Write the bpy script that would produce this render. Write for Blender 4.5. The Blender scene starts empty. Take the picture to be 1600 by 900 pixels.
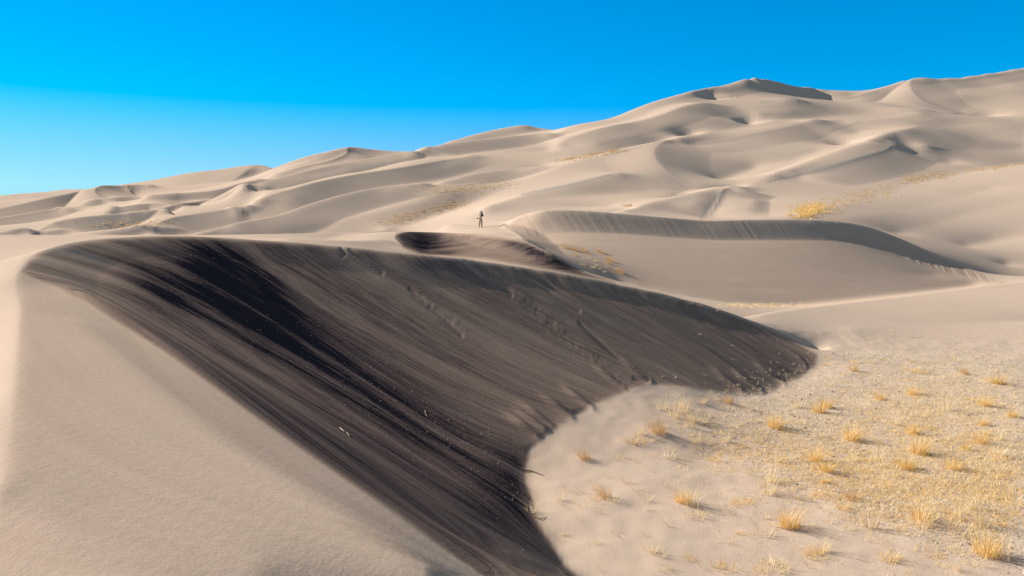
import bpy, math, random
import numpy as np
random.seed(7); rng = np.random.default_rng(7)
SC = bpy.context.scene
COL = SC.collection
R = math.radians

# ------------------------------------------------------------------ camera, sky, sun, exposure
F = 1200.0; PITCH = math.atan(110/1200.0)          # focal length in photo pixels (1600 wide), horizon at row 340
cam = bpy.data.cameras.new("camera"); co = bpy.data.objects.new("camera", cam); COL.objects.link(co)
cam.sensor_width = 36; cam.lens = 36*F/1600; cam.clip_start = .1; cam.clip_end = 20000
co.location = (0, 0, 0); co.rotation_euler = (math.pi/2-PITCH, 0, 0); SC.camera = co

SUN_EL = R(26); LDIR = (-.89, .456)                # where the sun stands, in plan (left, a little ahead)
AZ = math.atan2(LDIR[0], LDIR[1])                   # clockwise from +Y
w = bpy.data.worlds.new("World"); SC.world = w; w.use_nodes = True
nt = w.node_tree; nt.nodes.clear()
sky = nt.nodes.new("ShaderNodeTexSky"); sky.sky_type = 'NISHITA'; sky.sun_disc = False
sky.sun_elevation = SUN_EL; sky.sun_rotation = AZ
sky.altitude = 2500; sky.air_density = 1.0; sky.dust_density = 0.1; sky.ozone_density = 2.0
hs = nt.nodes.new("ShaderNodeHueSaturation"); hs.inputs['Hue'].default_value = .5
gm = nt.nodes.new("ShaderNodeGamma"); gm.inputs[1].default_value = .75
tc = nt.nodes.new("ShaderNodeTexCoord"); sx = nt.nodes.new("ShaderNodeSeparateXYZ"); nt.links.new(tc.outputs['Generated'], sx.inputs[0])
def ramp(lo, hi, a, b):                              # the high mountain sky: pale and vivid low down, dimmed and greyed overhead for a neutral fill
    q = nt.nodes.new("ShaderNodeMapRange"); q.interpolation_type = 'SMOOTHSTEP'
    for k, x in zip(('From Min', 'From Max', 'To Min', 'To Max'), (lo, hi, a, b)): q.inputs[k].default_value = x
    nt.links.new(sx.outputs['Z'], q.inputs['Value']); return q.outputs[0]
bg = nt.nodes.new("ShaderNodeBackground"); wo = nt.nodes.new("ShaderNodeOutputWorld")
nt.links.new(sky.outputs[0], gm.inputs[0]); nt.links.new(gm.outputs[0], hs.inputs['Color'])
nt.links.new(ramp(.3, .65, 2.05, .15), hs.inputs['Saturation']); nt.links.new(ramp(.3, .65, 1.0, .62), hs.inputs['Value'])
cx_ = nt.nodes.new("ShaderNodeCombineXYZ"); mx = nt.nodes.new("ShaderNodeVectorMath"); mx.operation = 'MULTIPLY'
for k, (lo, hi_) in enumerate(((.30, .16), (.52, .16), (.72, .14))): nt.links.new(ramp(0, hi_, lo, 1.0), cx_.inputs[k])
nt.links.new(hs.outputs[0], mx.inputs[0]); nt.links.new(cx_.outputs[0], mx.inputs[1])
nt.links.new(mx.outputs[0], bg.inputs[0]); bg.inputs['Strength'].default_value = .14; nt.links.new(bg.outputs[0], wo.inputs[0])
sl = bpy.data.lights.new("sun", 'SUN'); sl.energy = 5.0; sl.angle = R(.5); sl.color = (1, .95, .87)
so = bpy.data.objects.new("sun", sl); COL.objects.link(so)
from mathutils import Vector
sd = Vector((LDIR[0]*math.cos(SUN_EL), LDIR[1]*math.cos(SUN_EL), math.sin(SUN_EL)))
so.rotation_euler = sd.to_track_quat('Z', 'Y').to_euler(); so.location = (-30, 10, 30)
vs = SC.view_settings; vs.view_transform = 'Standard'; vs.look = 'None'; vs.gamma = 1; vs.exposure = .87
SC.display_settings.display_device = 'sRGB'

# ------------------------------------------------------------------ pixels <-> world
cp, sp_ = math.cos(PITCH), math.sin(PITCH)
def ray(u, v):
    a = (np.asarray(u, float)-800)/F; b = (450-np.asarray(v, float))/F
    d = cp+b*sp_
    return a/d, (-sp_+b*cp)/d                       # X/Y, Z/Y
def at(u, v, Y):
    t, s = ray(u, v); Y = np.asarray(Y, float)
    return np.stack([t*Y, Y, s*Y], -1)
def proj(X, Y, Z):
    d = Y*cp-Z*sp_; up = Y*sp_+Z*cp
    d = np.where(d < .3, .3, d)
    return 800+F*X/d, 450-F*up/d

# ------------------------------------------------------------------ the terrain: crest, trough and slope lines of the dunes
OFF = 6.0
def seg(a, b, n): return np.linspace(a, b, n, endpoint=False)
RR = np.exp(np.concatenate([seg(math.log(1.0), math.log(8.5), 70), seg(math.log(8.5), math.log(40), 400),
                            seg(math.log(40), math.log(110), 440), seg(math.log(110), math.log(480), 400),
                            np.linspace(math.log(480), math.log(4000), 50)]))
TT = np.concatenate([seg(-2.2, -.72, 110), seg(-.72, .72, 1010), np.linspace(.72, 2.2, 111)])
NR, NT = len(RR), len(TT)
LINES = []
def spline(P, sub=14):
    P = np.asarray(P, float)
    if len(P) == 1: return P
    if len(P) == 2: return np.linspace(P[0], P[1], 40)
    Q = np.vstack([2*P[0]-P[1], P, 2*P[-1]-P[-2]])
    out = []
    for i in range(1, len(Q)-2):
        p0, p1, p2, p3 = Q[i-1], Q[i], Q[i+1], Q[i+2]
        t = np.linspace(0, 1, sub, endpoint=False)[:, None]
        out.append(.5*((2*p1)+(-p0+p2)*t+(2*p0-5*p1+4*p2-p3)*t*t+(-p0+3*p1-3*p2+p3)*t**3))
    out.append(P[-1:]); return np.vstack(out)
AUTO = []; RIDGES = []
def line(pts, sharp=False, back=None, face=None, st=3.0, taper=(.15, .15)):
    """pts: (u, v, depth). back=(k, drop): a hidden trough k times as deep, drop metres under the line of sight.
    face=(length, slope): the lee face under a crest, falling to the right or towards the viewer; st: how many times longer the windward side is"""
    a = np.array(pts, float)
    P = at(a[:, 0], a[:, 1], a[:, 2])
    S = spline(P)
    if back:
        k, d = back; Q = P*k; Q[:, 2] -= d
        AUTO.append(spline(Q))
    if sharp:
        L, sl_ = face or (1.0, 0.0)
        if a[:, 2].min() > 98: sl_ *= 1.25
        k = np.arange(len(S))/(len(S)-1); win = np.clip(np.minimum(k/taper[0], (1-k)/taper[1]), .0, 1); win = win*win*(3-2*win)
        RIDGES.append((S, L, L*st, sl_*L*win))
    LINES.append((S, sharp))
def wline(pts, sharp=False): LINES.append((spline(np.array(pts, float)), sharp))
# --- foreground dune: its brink
line([(10,760,4.8),(22,640,6.65),(27,560,8.9),(30,510,11.4),(33,480,13.5),(25,455,15.8),(27,430,17.6),(40,410,19.8),(60,395,21.5),
      (100,382,23),(150,374,24.5),(235,369,26),(320,370,27),(400,375,27.5),(500,382,28),(600,392,28.5),(700,402,28.6),(800,415,29.8),
      (900,431,31.2),(1000,451,32.6),(1100,476,34),(1180,503,34.6),(1230,525,34.8),(1275,551,34.6)], True, face=(1.6, .12), st=1)
# its foot
wline([(8,1.5,-6.1),(5,4.5,-6.05),(2.6,8.5,-6.0)]+[tuple(p) for p in at(*np.array([(905,900,12.3),(880,880,12.8),(840,810,14.6),(820,750,16.8),(826,700,18.4),(850,680,19.2),
      (900,645,20.8),(950,620,22.3)]).T)])
line([(950,620,22.3),(1015,597,23.8),(1080,605,24.1),(1130,612,24.6),(1190,615,25.4),(1240,592,28.3),(1275,571,30.8)])
line([(855,820,14.3),(885,760,16.4),(935,700,18.8),(1010,660,20.6),(1100,650,21.8),(1200,640,23.3)])
# the shoulder in front of the camera
line([(130,455,17.2),(180,485,15.4),(250,530,13.2),(400,650,8.8),(600,790,6.4),(760,900,5.5)])
line([(115,500,12.9),(200,570,9.57),(345,685,6.75),(530,800,5.3),(680,895,4.5)])
line([(60,600,7.74),(150,700,5.89),(300,800,4.86),(400,900,4.07)])
line([(40,740,5.08),(90,820,4.36),(200,900,3.84),(260,960,3.5)])
line([(850,900,7.6),(880,950,5.2)])
# fall lines down the face
def fall(u0, v0, y0, u1, v1, y1, sag=.1, n=6):
    A = at(u0, v0, y0); B = at(u1, v1, y1); k = np.linspace(.1, .93, n)[:, None]
    P = A*(1-k)+B*k; P[:, 2] -= sag*4*k[:, 0]*(1-k[:, 0]); wline(P)
fall(270,369,26.4, 850,682,19.2); fall(150,374,24.5, 826,740,17.0); fall(400,375,27.5, 950,620,22.3); fall(500,382,28, 1015,597,23.8)
fall(620,394,28.5, 1080,605,24.1); fall(720,405,28.8, 1130,612,24.6, .05); fall(830,420,30.2, 1190,615,25.4, .05); fall(950,441,31.9, 1240,592,28.3, .03)
fall(60,395,21.5, 838,806,14.7)
# plain left of the dune
line([(-30,402,24),(-50,440,18.6),(-60,520,12.5),(-60,640,7.25)])
wline([(-40,25,-.9),(-30,12,-3.0),(-16,5,-3.0),(-6,2.5,-2.15),(-2.5,1.5,-1.75),(0,0,-1.8),(3,-2,-1.75)])
wline([(-30,-6,-3.5),(0,-4.5,-1.7),(8,-4.4,-2.5)])
wline([(-60,60,-1.5),(-45,40,-1.0)])
# plain behind the dune and its far edge
line([(0,367,45),(120,367.3,47),(235,367.6,50),(320,367.3,52),(400,366,55),(500,364,62),(600,361,76)], True, (1.45,4.0))
line([(450,372,43),(550,376,45),(600,374,52)])
# hidden ground behind the brink
wline([(-3.4,40,-3.0),(0,40,-3.5),(3.6,40,-4.1),(7.6,40,-4.9),(12,40,-5.5)])
# --- small dark slip face behind the brink (P)
line([(640,392,46),(626,381,52),(617,372,57),(622,366,61),(640,362.5,66),(690,363.5,68),(740,366,66),(790,373,62),(825,378,60)], True, face=(2.5, .35), st=2)
line([(650,378,62),(700,384,62),(760,392,58),(820,404,54.5),(870,416,52.5)])
line([(700,398,57),(760,405,53),(830,418,49)])
line([(825,378,60),(860,396,54),(912,425,57),(960,440,60)])
# --- middle dune (N)
line([(825,378,60),(808,365,72),(786,351,83),(805,341,82.5),(820,335,82),(850,329,80.5),(900,329,80),(960,333,80),(1030,339,80.3),(1100,345,81),(1150,344,82),
      (1240,343,84),(1300,345,85.3),(1350,353,86.2),(1400,370,87),(1450,392,87.8),(1500,415,88.5),(1550,436,89.5),(1575,442.5,90)], True, face=(3.4, .36), st=3, taper=(.05, .5))
line([(870,380,70),(930,397,68),(1000,414,66.2),(1100,432,65),(1250,434,68),(1380,427,73.6),(1460,430,77)])
line([(960,440,61),(1000,448,60.6),(1080,466,59.3),(1150,478,58.8),(1240,477,60.6),(1400,460,67),(1520,446,75)])
# rise between the gravel flat and the middle dune
line([(1180,492,38.5),(1240,482,41.5),(1400,463.5,50),(1575,442.5,59),(1660,432,64)], False, (1.1,.7))
line([(1330,549,34),(1400,550,33.8),(1600,553,33.5),(1800,556,33.5)])
line([(1330,515,37),(1500,505,41),(1640,500,44)])
# gravel flat
for y, x0, x1, z in ((31,16,40,-6),(27,12,36,-6.03),(23,9.5,32,-6.0),(19,5,28,-6.02),(15,4,26,-5.98),(11,3.4,26,-6.05),(6,6.5,28,-6.0)):
    wline([(x0,y,z),((x0+x1)/2,y,z),(x1,y,z)])
# --- ground by the walker and the long valley behind
line([(700,349,90),(751,355.5,84),(786,352,83)])
line([(800,325,112),(850,322,115),(905,323,118),(950,324,118)])
line([(600,362,112),(650,348,120),(720,323,133),(800,290,150),(885,257,173),(940,241,189)])
line([(760,322,112),(830,302,131),(900,287,141),(970,268,154)])
line([(850,310,126),(950,303,136),(1010,300,140),(1045,302,139)])
# --- right of the middle dune
line([(1400,366,108),(1500,337,127),(1600,312,142),(1700,290,155)])
line([(1510,385,107),(1560,374,113),(1640,362,116),(1720,350,120)])
line([(1600,441,91),(1720,436,93)])
line([(1570,415,98.5),(1640,412,99),(1720,408,100)])
line([(1240,336,106),(1300,324,121),(1380,302,150),(1450,281,180),(1530,266,204),(1600,256,222),(1700,240,240)])
line([(1300,344.5,106),(1380,335,120),(1450,320,136),(1550,295,160)])
# D ridge
line([(975,329,100),(1040,311,120),(1095,298,135),(1130,293,140),(1165,292,146)], True, (1.05,.8))
line([(1150,291,144),(1130,296,137),(1124,310,128),(1105,342,106)], True, face=(8,.22), st=1)
line([(1180,312,128),(1170,335,108)])
# F ridge
line([(1165,292,148),(1210,272,168),(1260,253,187),(1300,239,202)], True, (1.04,.8))
line([(1300,239,202),(1320,232,209),(1370,216,230),(1398,208,243)], True)
line([(1440,226,229),(1470,238,226),(1530,232,240),(1600,230,252)])
line([(1520,215,258),(1600,215,268)])
line([(1700,172,335),(1610,181,315),(1560,187,303),(1500,192,290),(1450,196,274),(1420,201,253),(1398,208,243),(1396,215,236),(1403,223,231),(1430,238,224),(1484,257,216)], True, (1.02,.3), face=(18,.05), st=1.2)
line([(1225,279,165),(1290,263,179),(1370,238,206),(1402,226,226)], True, face=(12,.12), st=.8)
# H / J / K ridges
line([(940,241,187),(960,235,193),(1000,226,202),(1040,218,213),(1100,207,237),(1160,198,257),(1215,187,272)], True, (1.05,1))
line([(1440,177,303),(1345,188,278),(1310,190,275),(1275,185,270),(1250,193,261),(1200,205,244),(1100,223,219),(1065,220,215),(1042,220,212),(1027,228,196),(1023,243,180),(1040,265,164),(1072,287,152),(1100,297,147)], True, face=(13,.06), st=.9, taper=(.4,.15))
line([(1125,284,170),(1180,262,191)])
line([(1240,250,198),(1280,237,212)])
line([(1262,198,258),(1280,207,252),(1320,232,234)], True)
line([(1300,200,259),(1338,208,256)])
# big bright face and bowl, upper right
line([(1290,158,365),(1340,149,375),(1380,136,390),(1425,124,402)], True, (1.2,12), face=(13,.18), taper=(.3,.1))
line([(1700,95,465),(1600,107,445),(1530,120,425),(1470,124,412),(1440,122,406),(1425,124,402),(1422,135,386),(1432,150,366),(1456,164,350),(1485,173,340),(1512,179,334),(1545,185,328)], True, (1.3,20), face=(20,.1), st=1)
line([(1470,152,366),(1560,152,370),(1640,150,372)])
line([(1215,187,272),(1300,180,296),(1400,172,312),(1450,170,319)])
# W
line([(872,226,217),(900,214,222),(960,196,237),(1000,188,249),(1040,178,263),(1080,165,283),(1105,160,291),(1150,165,297)], True, face=(12,.09), st=1)
line([(1150,165,297),(1200,160,305),(1240,152,314),(1262,160,311),(1290,169,307)], True)
line([(1200,126,356),(1165,125,352),(1130,133,343),(1116,137,337),(1107,150,328),(1110,157,323)], True, face=(13,.1), st=.8)
line([(1150,188,268),(1120,187,264),(1070,190,254),(1000,212,226),(930,226,212)])
line([(1185,178,280),(1235,172,292)])
# skyline
line([(870,208,252),(900,196,262),(960,183,280),(1020,160,306),(1080,142,327),(1130,133,343),(1165,124,352),(1200,124,358),(1240,135,376),(1290,143,400),(1335,147,420)], True, (1.25,18))
line([(1165,124,353),(1200,124,358),(1240,135,370),(1290,143,386)], True, face=(12,.25), st=1)
# middle left
line([(655,235.5,202),(700,224.5,214),(800,213.5,231),(866,209,242)], True, (1.06,1.5), face=(10,.2))
line([(380,292,155),(400,287,159),(450,274,168),(500,262,176),(560,250,187),(620,240,197),(655,235.5,202)], True, (1.08,2), face=(10,.22), st=1.5)
line([(480,275,169),(600,256,185),(700,246,196),(800,240,207),(860,236,215)])
line([(680,228,262),(720,215,268),(760,205,275),(810,196,280),(830,197.5,283),(868,211,288)], True, (1.3,10), face=(9,.2))
line([(415,268,228),(470,247,244),(545,230,258)], True, (1.3,8))
line([(680,240,264),(650,235.5,262),(580,232,260),(550,230,259),(543,233,255),(540,240,248),(520,248,237),(480,258,220),(430,273,198)], True, (1.3,8), face=(18,.24), st=1)
line([(0,305,330),(70,302,330),(100,298,325),(150,294,318),(215,285,312),(290,270,308),(340,264,306),(400,260,305),(430,266,300)], True, (1.3,6), face=(16,.2))
line([(-100,345,215),(0,327,230),(75,310,245),(110,303,252),(157,292,262)], True, (1.08,1.5), face=(10,.25), st=1.5)
line([(230,288,276),(190,291,272),(160,291,264),(149,297,255),(150,303,248),(162,309,242),(178,314,235)], True, face=(13,.32), st=.8)
line([(-100,352,170),(0,341,180),(60,331,188),(110,324,195)], True, (1.1,1.2), face=(8,.28), st=1.5)
line([(170,327,150),(195,322,153),(230,318,157),(260,319,157),(290,322,155)], True, (1.04,.8), face=(7,.25), st=2)
line([(45,366,122),(60,362,125),(66,356,127),(85,347,130),(120,340,132),(160,336,134),(200,333,136),(260,326,139)], True, (1.07,1), face=(7,.3), st=1.5)
line([(120,362,124),(200,356,124)])
line([(238,365,122),(245,350,127),(270,340,131),(310,333,134),(350,327,136),(385,321,138)], True, (1.05,.8), face=(7,.26), st=1.5)
line([(300,367,104),(340,357,110),(370,348,113),(400,343,115.5),(440,335,119),(480,320,125),(540,303,133),(600,292,140),(660,285,146)], True, (1.06,1.2), face=(8,.26), st=1.5)
line([(420,360,112),(520,345,119),(620,322,129),(700,300,140)])
line([(400,312,143),(450,297,148),(500,283,155),(560,272,165),(620,263,173),(680,253,184),(740,243,196)], True, (1.04,1), face=(9,.2), st=1.5)
line([(230,305,168),(330,298,172),(380,285,182),(420,279,188)], True, (1.04,1), face=(6,.2), st=1)
line([(400,300,153),(450,288,161),(545,267,176)], True)
line([(690,283,152),(740,272,160),(800,264,170),(845,259.5,176)], True, (1.04,1), face=(7, .25), st=1.2, taper=(.4,.3))
# far limits
wline([(-900,420,6),(-450,350,8),(-260,340,10)]); wline([(-1500,1600,-20),(0,1600,10),(1500,1600,40)])
wline([(-260,200,0),(-170,130,-3),(-110,90,-3)]); wline([(400,480,80),(700,700,60)]); wline([(220,230,18),(500,300,30)]); wline([(120,100,-3),(200,110,0)])
wline([(60,30,-5.5),(60,5,-5.5)]); wline([(-5,-5,-1.8),(5,-5,-3)])

def gridix(X, Y):
    r = np.maximum(np.asarray(Y, float)+OFF, RR[0]*1.0001)
    return np.interp(r, RR, np.arange(NR)), np.interp(np.asarray(X)/r, TT, np.arange(NT))
def densify(P, step=.45):
    i, j = gridix(P[:, 0], P[:, 1]); out = []
    for k in range(len(P)-1):
        n = max(1, int(math.ceil(max(abs(i[k+1]-i[k]), abs(j[k+1]-j[k]))/step)))
        t = np.arange(n)/n
        out.append(P[k]+(P[k+1]-P[k])*t[:, None])
    out.append(P[-1:]); return np.vstack(out)
def cg(z, rc, tc, ci, cj, cv, lam, kappa, iters):
    """minimise |grad z|^2 + kappa z^2 + lam*sum (z(ci,cj)-cv)^2 by conjugate gradients"""
    nr, ntc = len(rc), len(tc)
    lr = np.log(rc); hr = np.gradient(lr); ht = np.gradient(tc)
    wx = hr[:, None]/np.diff(tc)[None, :]; wy = ht[None, :]/np.diff(lr)[:, None]
    area = hr[:, None]*ht[None, :]; kap = kappa*area
    i0 = np.clip(np.floor(ci).astype(int), 0, nr-2); j0 = np.clip(np.floor(cj).astype(int), 0, ntc-2)
    fi = ci-i0; fj = cj-j0
    idx = np.concatenate([i0*ntc+j0, i0*ntc+j0+1, (i0+1)*ntc+j0, (i0+1)*ntc+j0+1])
    wt = np.concatenate([(1-fi)*(1-fj), (1-fi)*fj, fi*(1-fj), fi*fj]); m = len(cv)
    def Bt(r): return np.bincount(idx, wt*np.tile(r, 4), nr*ntc).reshape(nr, ntc)
    def Bz(z):
        q = z.ravel()[idx]*wt; return q[:m]+q[m:2*m]+q[2*m:3*m]+q[3*m:]
    def A(z):
        o = kap*z
        d = wx*(z[:, 1:]-z[:, :-1]); o[:, 1:] += d; o[:, :-1] -= d
        d = wy*(z[1:]-z[:-1]); o[1:] += d; o[:-1] -= d
        return o+lam*Bt(Bz(z))
    diag = kap.copy(); diag[:, 1:] += wx; diag[:, :-1] += wx; diag[1:] += wy; diag[:-1] += wy
    diag += lam*np.bincount(idx, wt**2, nr*ntc).reshape(nr, ntc)
    r = lam*Bt(cv)-A(z); s = r/diag; p = s.copy(); rs = (r*s).sum()
    for _ in range(iters):
        Ap = A(p); al = rs/max((p*Ap).sum(), 1e-30); z = z+al*p; r = r-al*Ap; s = r/diag; rn = (r*s).sum()
        if rn < 1e-12: break
        p = s+(rn/rs)*p; rs = rn
    return z
def bil(z, fi, fj):
    i = np.clip(np.floor(fi).astype(int), 0, z.shape[0]-2); j = np.clip(np.floor(fj).astype(int), 0, z.shape[1]-2)
    a = fi-i; b = fj-j
    return z[i, j]*(1-a)*(1-b)+z[i, j+1]*(1-a)*b+z[i+1, j]*a*(1-b)+z[i+1, j+1]*a*b
def blur(z, n):
    for _ in range(n):
        q = np.pad(z, ((1, 1), (0, 0)), 'edge'); z = .25*q[:-2]+.5*z+.25*q[2:]
        q = np.pad(z, ((0, 0), (1, 1)), 'edge'); z = .25*q[:, :-2]+.5*z+.25*q[:, 2:]
    return z
def upto(z, pr, pt, ri, ti):
    a = np.interp(ri, pr, np.arange(len(pr))); b = np.interp(ti, pt, np.arange(len(pt)))
    return bil(z, *np.meshgrid(a, b, indexing='ij'))
def solve(pts, vals, levels=(32, 16, 8, 4), iters=260, lam=20., keep=None, sm=0):
    gi, gj = gridix(pts[:, 0], pts[:, 1]); z = None
    for L in levels:
        ri = np.unique(np.r_[np.arange(0, NR, L), NR-1]); ti = np.unique(np.r_[np.arange(0, NT, L), NT-1])
        ci = np.interp(gi, ri, np.arange(len(ri))); cj = np.interp(gj, ti, np.arange(len(ti)))
        z = np.full((len(ri), len(ti)), vals.mean()) if z is None else upto(z, pr, pt, ri, ti)
        z = cg(z, RR[ri], TT[ti], ci, cj, vals, lam, 1e-4, iters); pr, pt = ri, ti
    if sm and keep is None: z = blur(z, sm)
    if keep is not None:                             # smooth everything but the crests in keep
        ki, kj = gridix(keep[:, 0], keep[:, 1])
        mk = np.zeros_like(z); mk[np.interp(ki, pr, np.arange(len(pr))).round().astype(int), np.interp(kj, pt, np.arange(len(pt))).round().astype(int)] = 1
        mk = blur(mk, 5); mk = 1-np.clip(mk/.10, 0, 1)
        for _ in range(sm): z = z+mk*(blur(z, 1)-z)
    return blur(upto(z, pr, pt, np.arange(NR), np.arange(NT)), 1)

man = np.vstack([densify(P) for P, q in LINES])
near = np.zeros((NR//4+2, NT//4+2)); gi, gj = gridix(man[:, 0], man[:, 1]); near[(gi/4).astype(int), (gj/4).astype(int)] = 1
near = blur(near, 2) > .02
auto = np.vstack([densify(P) for P in AUTO]); gi, gj = gridix(auto[:, 0], auto[:, 1])
auto = auto[~near[(gi/4).astype(int), (gj/4).astype(int)]]
allp = np.vstack([man, auto])
X = RR[:, None]*TT[None, :]; Y = np.repeat(RR[:, None]-OFF, NT, 1)
def ridge_bump(S, wl, ws, h):
    """a crest laid on the smooth ground: steep lee side wl wide, long windward side ws wide, sharp along the line S"""
    wm = max(wl, ws); B = np.zeros((NR, NT))
    i0, i1 = np.searchsorted(RR, [S[:, 1].min()-wm+OFF, S[:, 1].max()+wm+OFF]); i0 = max(i0-1, 0)
    sub = (X[i0:i1] > S[:, 0].min()-wm) & (X[i0:i1] < S[:, 0].max()+wm); ii, jj = np.nonzero(sub); ii = ii+i0
    x = X[ii, jj]; y = Y[ii, jj]
    best = np.full(len(x), 1e9); hh = np.zeros(len(x)); side = np.zeros(len(x)); ext = np.zeros(len(x))
    A = S[:-1, :2]; D = S[1:, :2]-A; n = len(A)
    lee_s = 1 if (D[:, 1]*.75+D[:, 0]*.66).sum() > 0 else -1
    for k in range(n):
        L2 = D[k]@D[k]+1e-9; t = ((x-A[k, 0])*D[k, 0]+(y-A[k, 1])*D[k, 1])/L2; tc_ = np.clip(t, 0, 1)
        dx = x-A[k, 0]-tc_*D[k, 0]; dy = y-A[k, 1]-tc_*D[k, 1]; d2 = dx*dx+dy*dy; m = d2 < best
        N = lee_s*np.array([D[k, 1], -D[k, 0]])/math.sqrt(L2)
        best[m] = d2[m]; hh[m] = (h[k]+(h[k+1]-h[k])*tc_)[m]; side[m] = (dx*N[0]+dy*N[1])[m]
    d = np.sqrt(best); e = (side/(d+1e-6)+1)/2       # 1 on the lee side, 0 on the windward side, between round the ends
    wd = wl*e+ws*(1-e); q = np.clip(d/wd, 0, 1)
    lee = (np.sqrt((1-q)**2+.03)+(1-q)-math.sqrt(.03))/(1+math.sqrt(1.03)-math.sqrt(.03)); std = .45*(1-q)+.275*(1+np.cos(math.pi*q))
    B[ii, jj] = hh*(lee*e+std*(1-e))
    return B
bump = np.zeros((NR, NT))
for S, wl, ws, h in RIDGES:
    if h.max() > 0: bump = np.maximum(bump, ridge_bump(S, wl, ws, h))
vals = allp[:, 2]-bil(bump, *gridix(allp[:, 0], allp[:, 1]))
Z = solve(allp, vals, levels=(32, 16, 8, 4), iters=260, sm=1)+bump
up = np.zeros_like(Z); dn = np.zeros_like(Z)          # what the smoothing took off the crests, given back
for S, wl, ws, h in RIDGES:
    wd = .024*np.median(S[:, 1]); r = S[:, 2]-bil(Z, *gridix(S[:, 0], S[:, 1]))
    r = np.convolve(np.pad(r, 4, 'edge'), np.ones(9)/9, 'valid'); B = ridge_bump(S, wd, wd, r)
    up = np.maximum(up, B); dn = np.minimum(dn, B)
Z = Z+up+dn
U, V = proj(X, Y, Z)

def ground(x, y):
    return bil(Z, *gridix(x, y))
MARCH = np.exp(np.linspace(math.log(2.5), math.log(900), 900))
def drop(u, v, ymin=2.5):
    """first hit of the sight line through pixel (u, v) with the ground"""
    u = np.atleast_1d(np.asarray(u, float)); v = np.atleast_1d(np.asarray(v, float)); t, s = ray(u, v)
    out = np.full(len(u), np.nan); alive = np.ones(len(u), bool); prev = MARCH[0]; pg = ground(t*prev, prev+0*t)-s*prev
    for m in MARCH[1:]:
        g = ground(t*m, m+0*t)-s*m; hit = alive & (g > 0) & (m > ymin)
        out[hit] = (prev+(m-prev)*(-pg/(g-pg+1e-9)))[hit]; alive &= ~hit; prev, pg = m, g
    return np.stack([t*out, out, ground(t*out, out)], -1)

# ------------------------------------------------------------------ how far down the faces the sand streaks run, and where dark sand and painted shade lie
STREAK = [[(130,455),(250,530),(400,650),(600,790),(745,890)],[(40,425),(150,455),(300,540),(500,670),(700,800),(870,890)],[(80,397),(200,432),(350,512),(550,622),(700,717),(830,800)],
 [(150,378),(250,405),(380,472),(550,582),(700,682),(822,740)],[(235,373),(330,407),(450,482),(600,582),(750,662),(835,690)],[(325,374),(420,432),(500,490),(650,570),(780,632),(870,672)],
 [(420,381),(520,436),(650,521),(800,601),(920,642)],[(530,390),(640,452),(780,532),(960,616)],[(600,397),(720,456),(850,526),(1010,597)],[(700,408),(830,472),(960,541),(1090,601)],
 [(800,421),(920,481),(1040,546),(1150,612)],[(900,437),(1010,491),(1110,551),(1190,611)],[(1000,457),(1090,506),(1160,551),(1225,590)],[(1100,482),(1170,521),(1250,575)]]
qp = []; qv = []
for k, L in enumerate(STREAK):
    a = np.array(L, float); a = spline(np.c_[a, a[:, 0]], 8)[:, :2]
    P = drop(a[:, 0], a[:, 1]); P = P[~np.isnan(P[:, 0])]
    P = P[(P[:, 1] < 36)]
    P = densify(P); qp.append(P); qv.append(np.full(len(P), float(k)))
QS = solve(np.vstack(qp), np.concatenate(qv), levels=(16, 8, 4), iters=200, sm=3)
def sstep(x, a, b):
    t = np.clip((x-a)/(b-a), 0, 1); return t*t*(3-2*t)
def polymask(poly, soft):
    """soft mask of a picture polygon, sampled at every vertex of the ground"""
    p = np.array(poly, float); inside = np.zeros(U.shape, bool); dmin = np.full(U.shape, 1e9)
    for k in range(len(p)):
        x0, y0 = p[k]; x1, y1 = p[(k+1) % len(p)]
        c = ((y0 > V) != (y1 > V)) & (U < (x1-x0)*(V-y0)/((y1-y0) or 1e-9)+x0); inside ^= c
        dx, dy = x1-x0, y1-y0; t = np.clip(((U-x0)*dx+(V-y0)*dy)/(dx*dx+dy*dy+1e-9), 0, 1)
        dmin = np.minimum(dmin, np.hypot(U-x0-t*dx, V-y0-t*dy))
    return sstep(np.where(inside, dmin, -dmin), -soft, soft)
def blob(u, v, ru, rv, ang):
    c, q = math.cos(R(ang)), math.sin(R(ang)); du = U-u; dv = V-v
    return np.exp(-(((du*c+dv*q)/ru)**2+((-du*q+dv*c)/rv)**2))
def vnoise(x, seed, period=None):
    x = np.asarray(x); i = np.floor(x).astype(int); f = x-i; g = np.random.default_rng(seed).random(4096); f = f*f*(3-2*f)
    return g[i % 4096]*(1-f)+g[(i+1) % 4096]*f
def vnoise2(x, y, seed):
    xi = np.floor(x).astype(int); yi = np.floor(y).astype(int); fx = x-xi; fy = y-yi; fx = fx*fx*(3-2*fx); fy = fy*fy*(3-2*fy)
    g = np.random.default_rng(seed).random((256, 256)); a = g[xi % 256, yi % 256]; b_ = g[(xi+1) % 256, yi % 256]; c = g[xi % 256, (yi+1) % 256]; d = g[(xi+1) % 256, (yi+1) % 256]
    return (a*(1-fx)+b_*fx)*(1-fy)+(c*(1-fx)+d*fx)*fy
nearY = (Y > 3) & (Y < 36.5)
def bnd(pts, w):
    p = np.array(pts, float); d = np.full(U.shape, 1e9)
    for k in range(len(p)-1):
        x0, y0 = p[k]; dx, dy = p[k+1]-p[k]; t = np.clip(((U-x0)*dx+(V-y0)*dy)/(dx*dx+dy*dy), 0, 1); d = np.minimum(d, np.hypot(U-x0-t*dx, V-y0-t*dy))
    return np.exp(-(d/w)**2)*nearY
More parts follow.
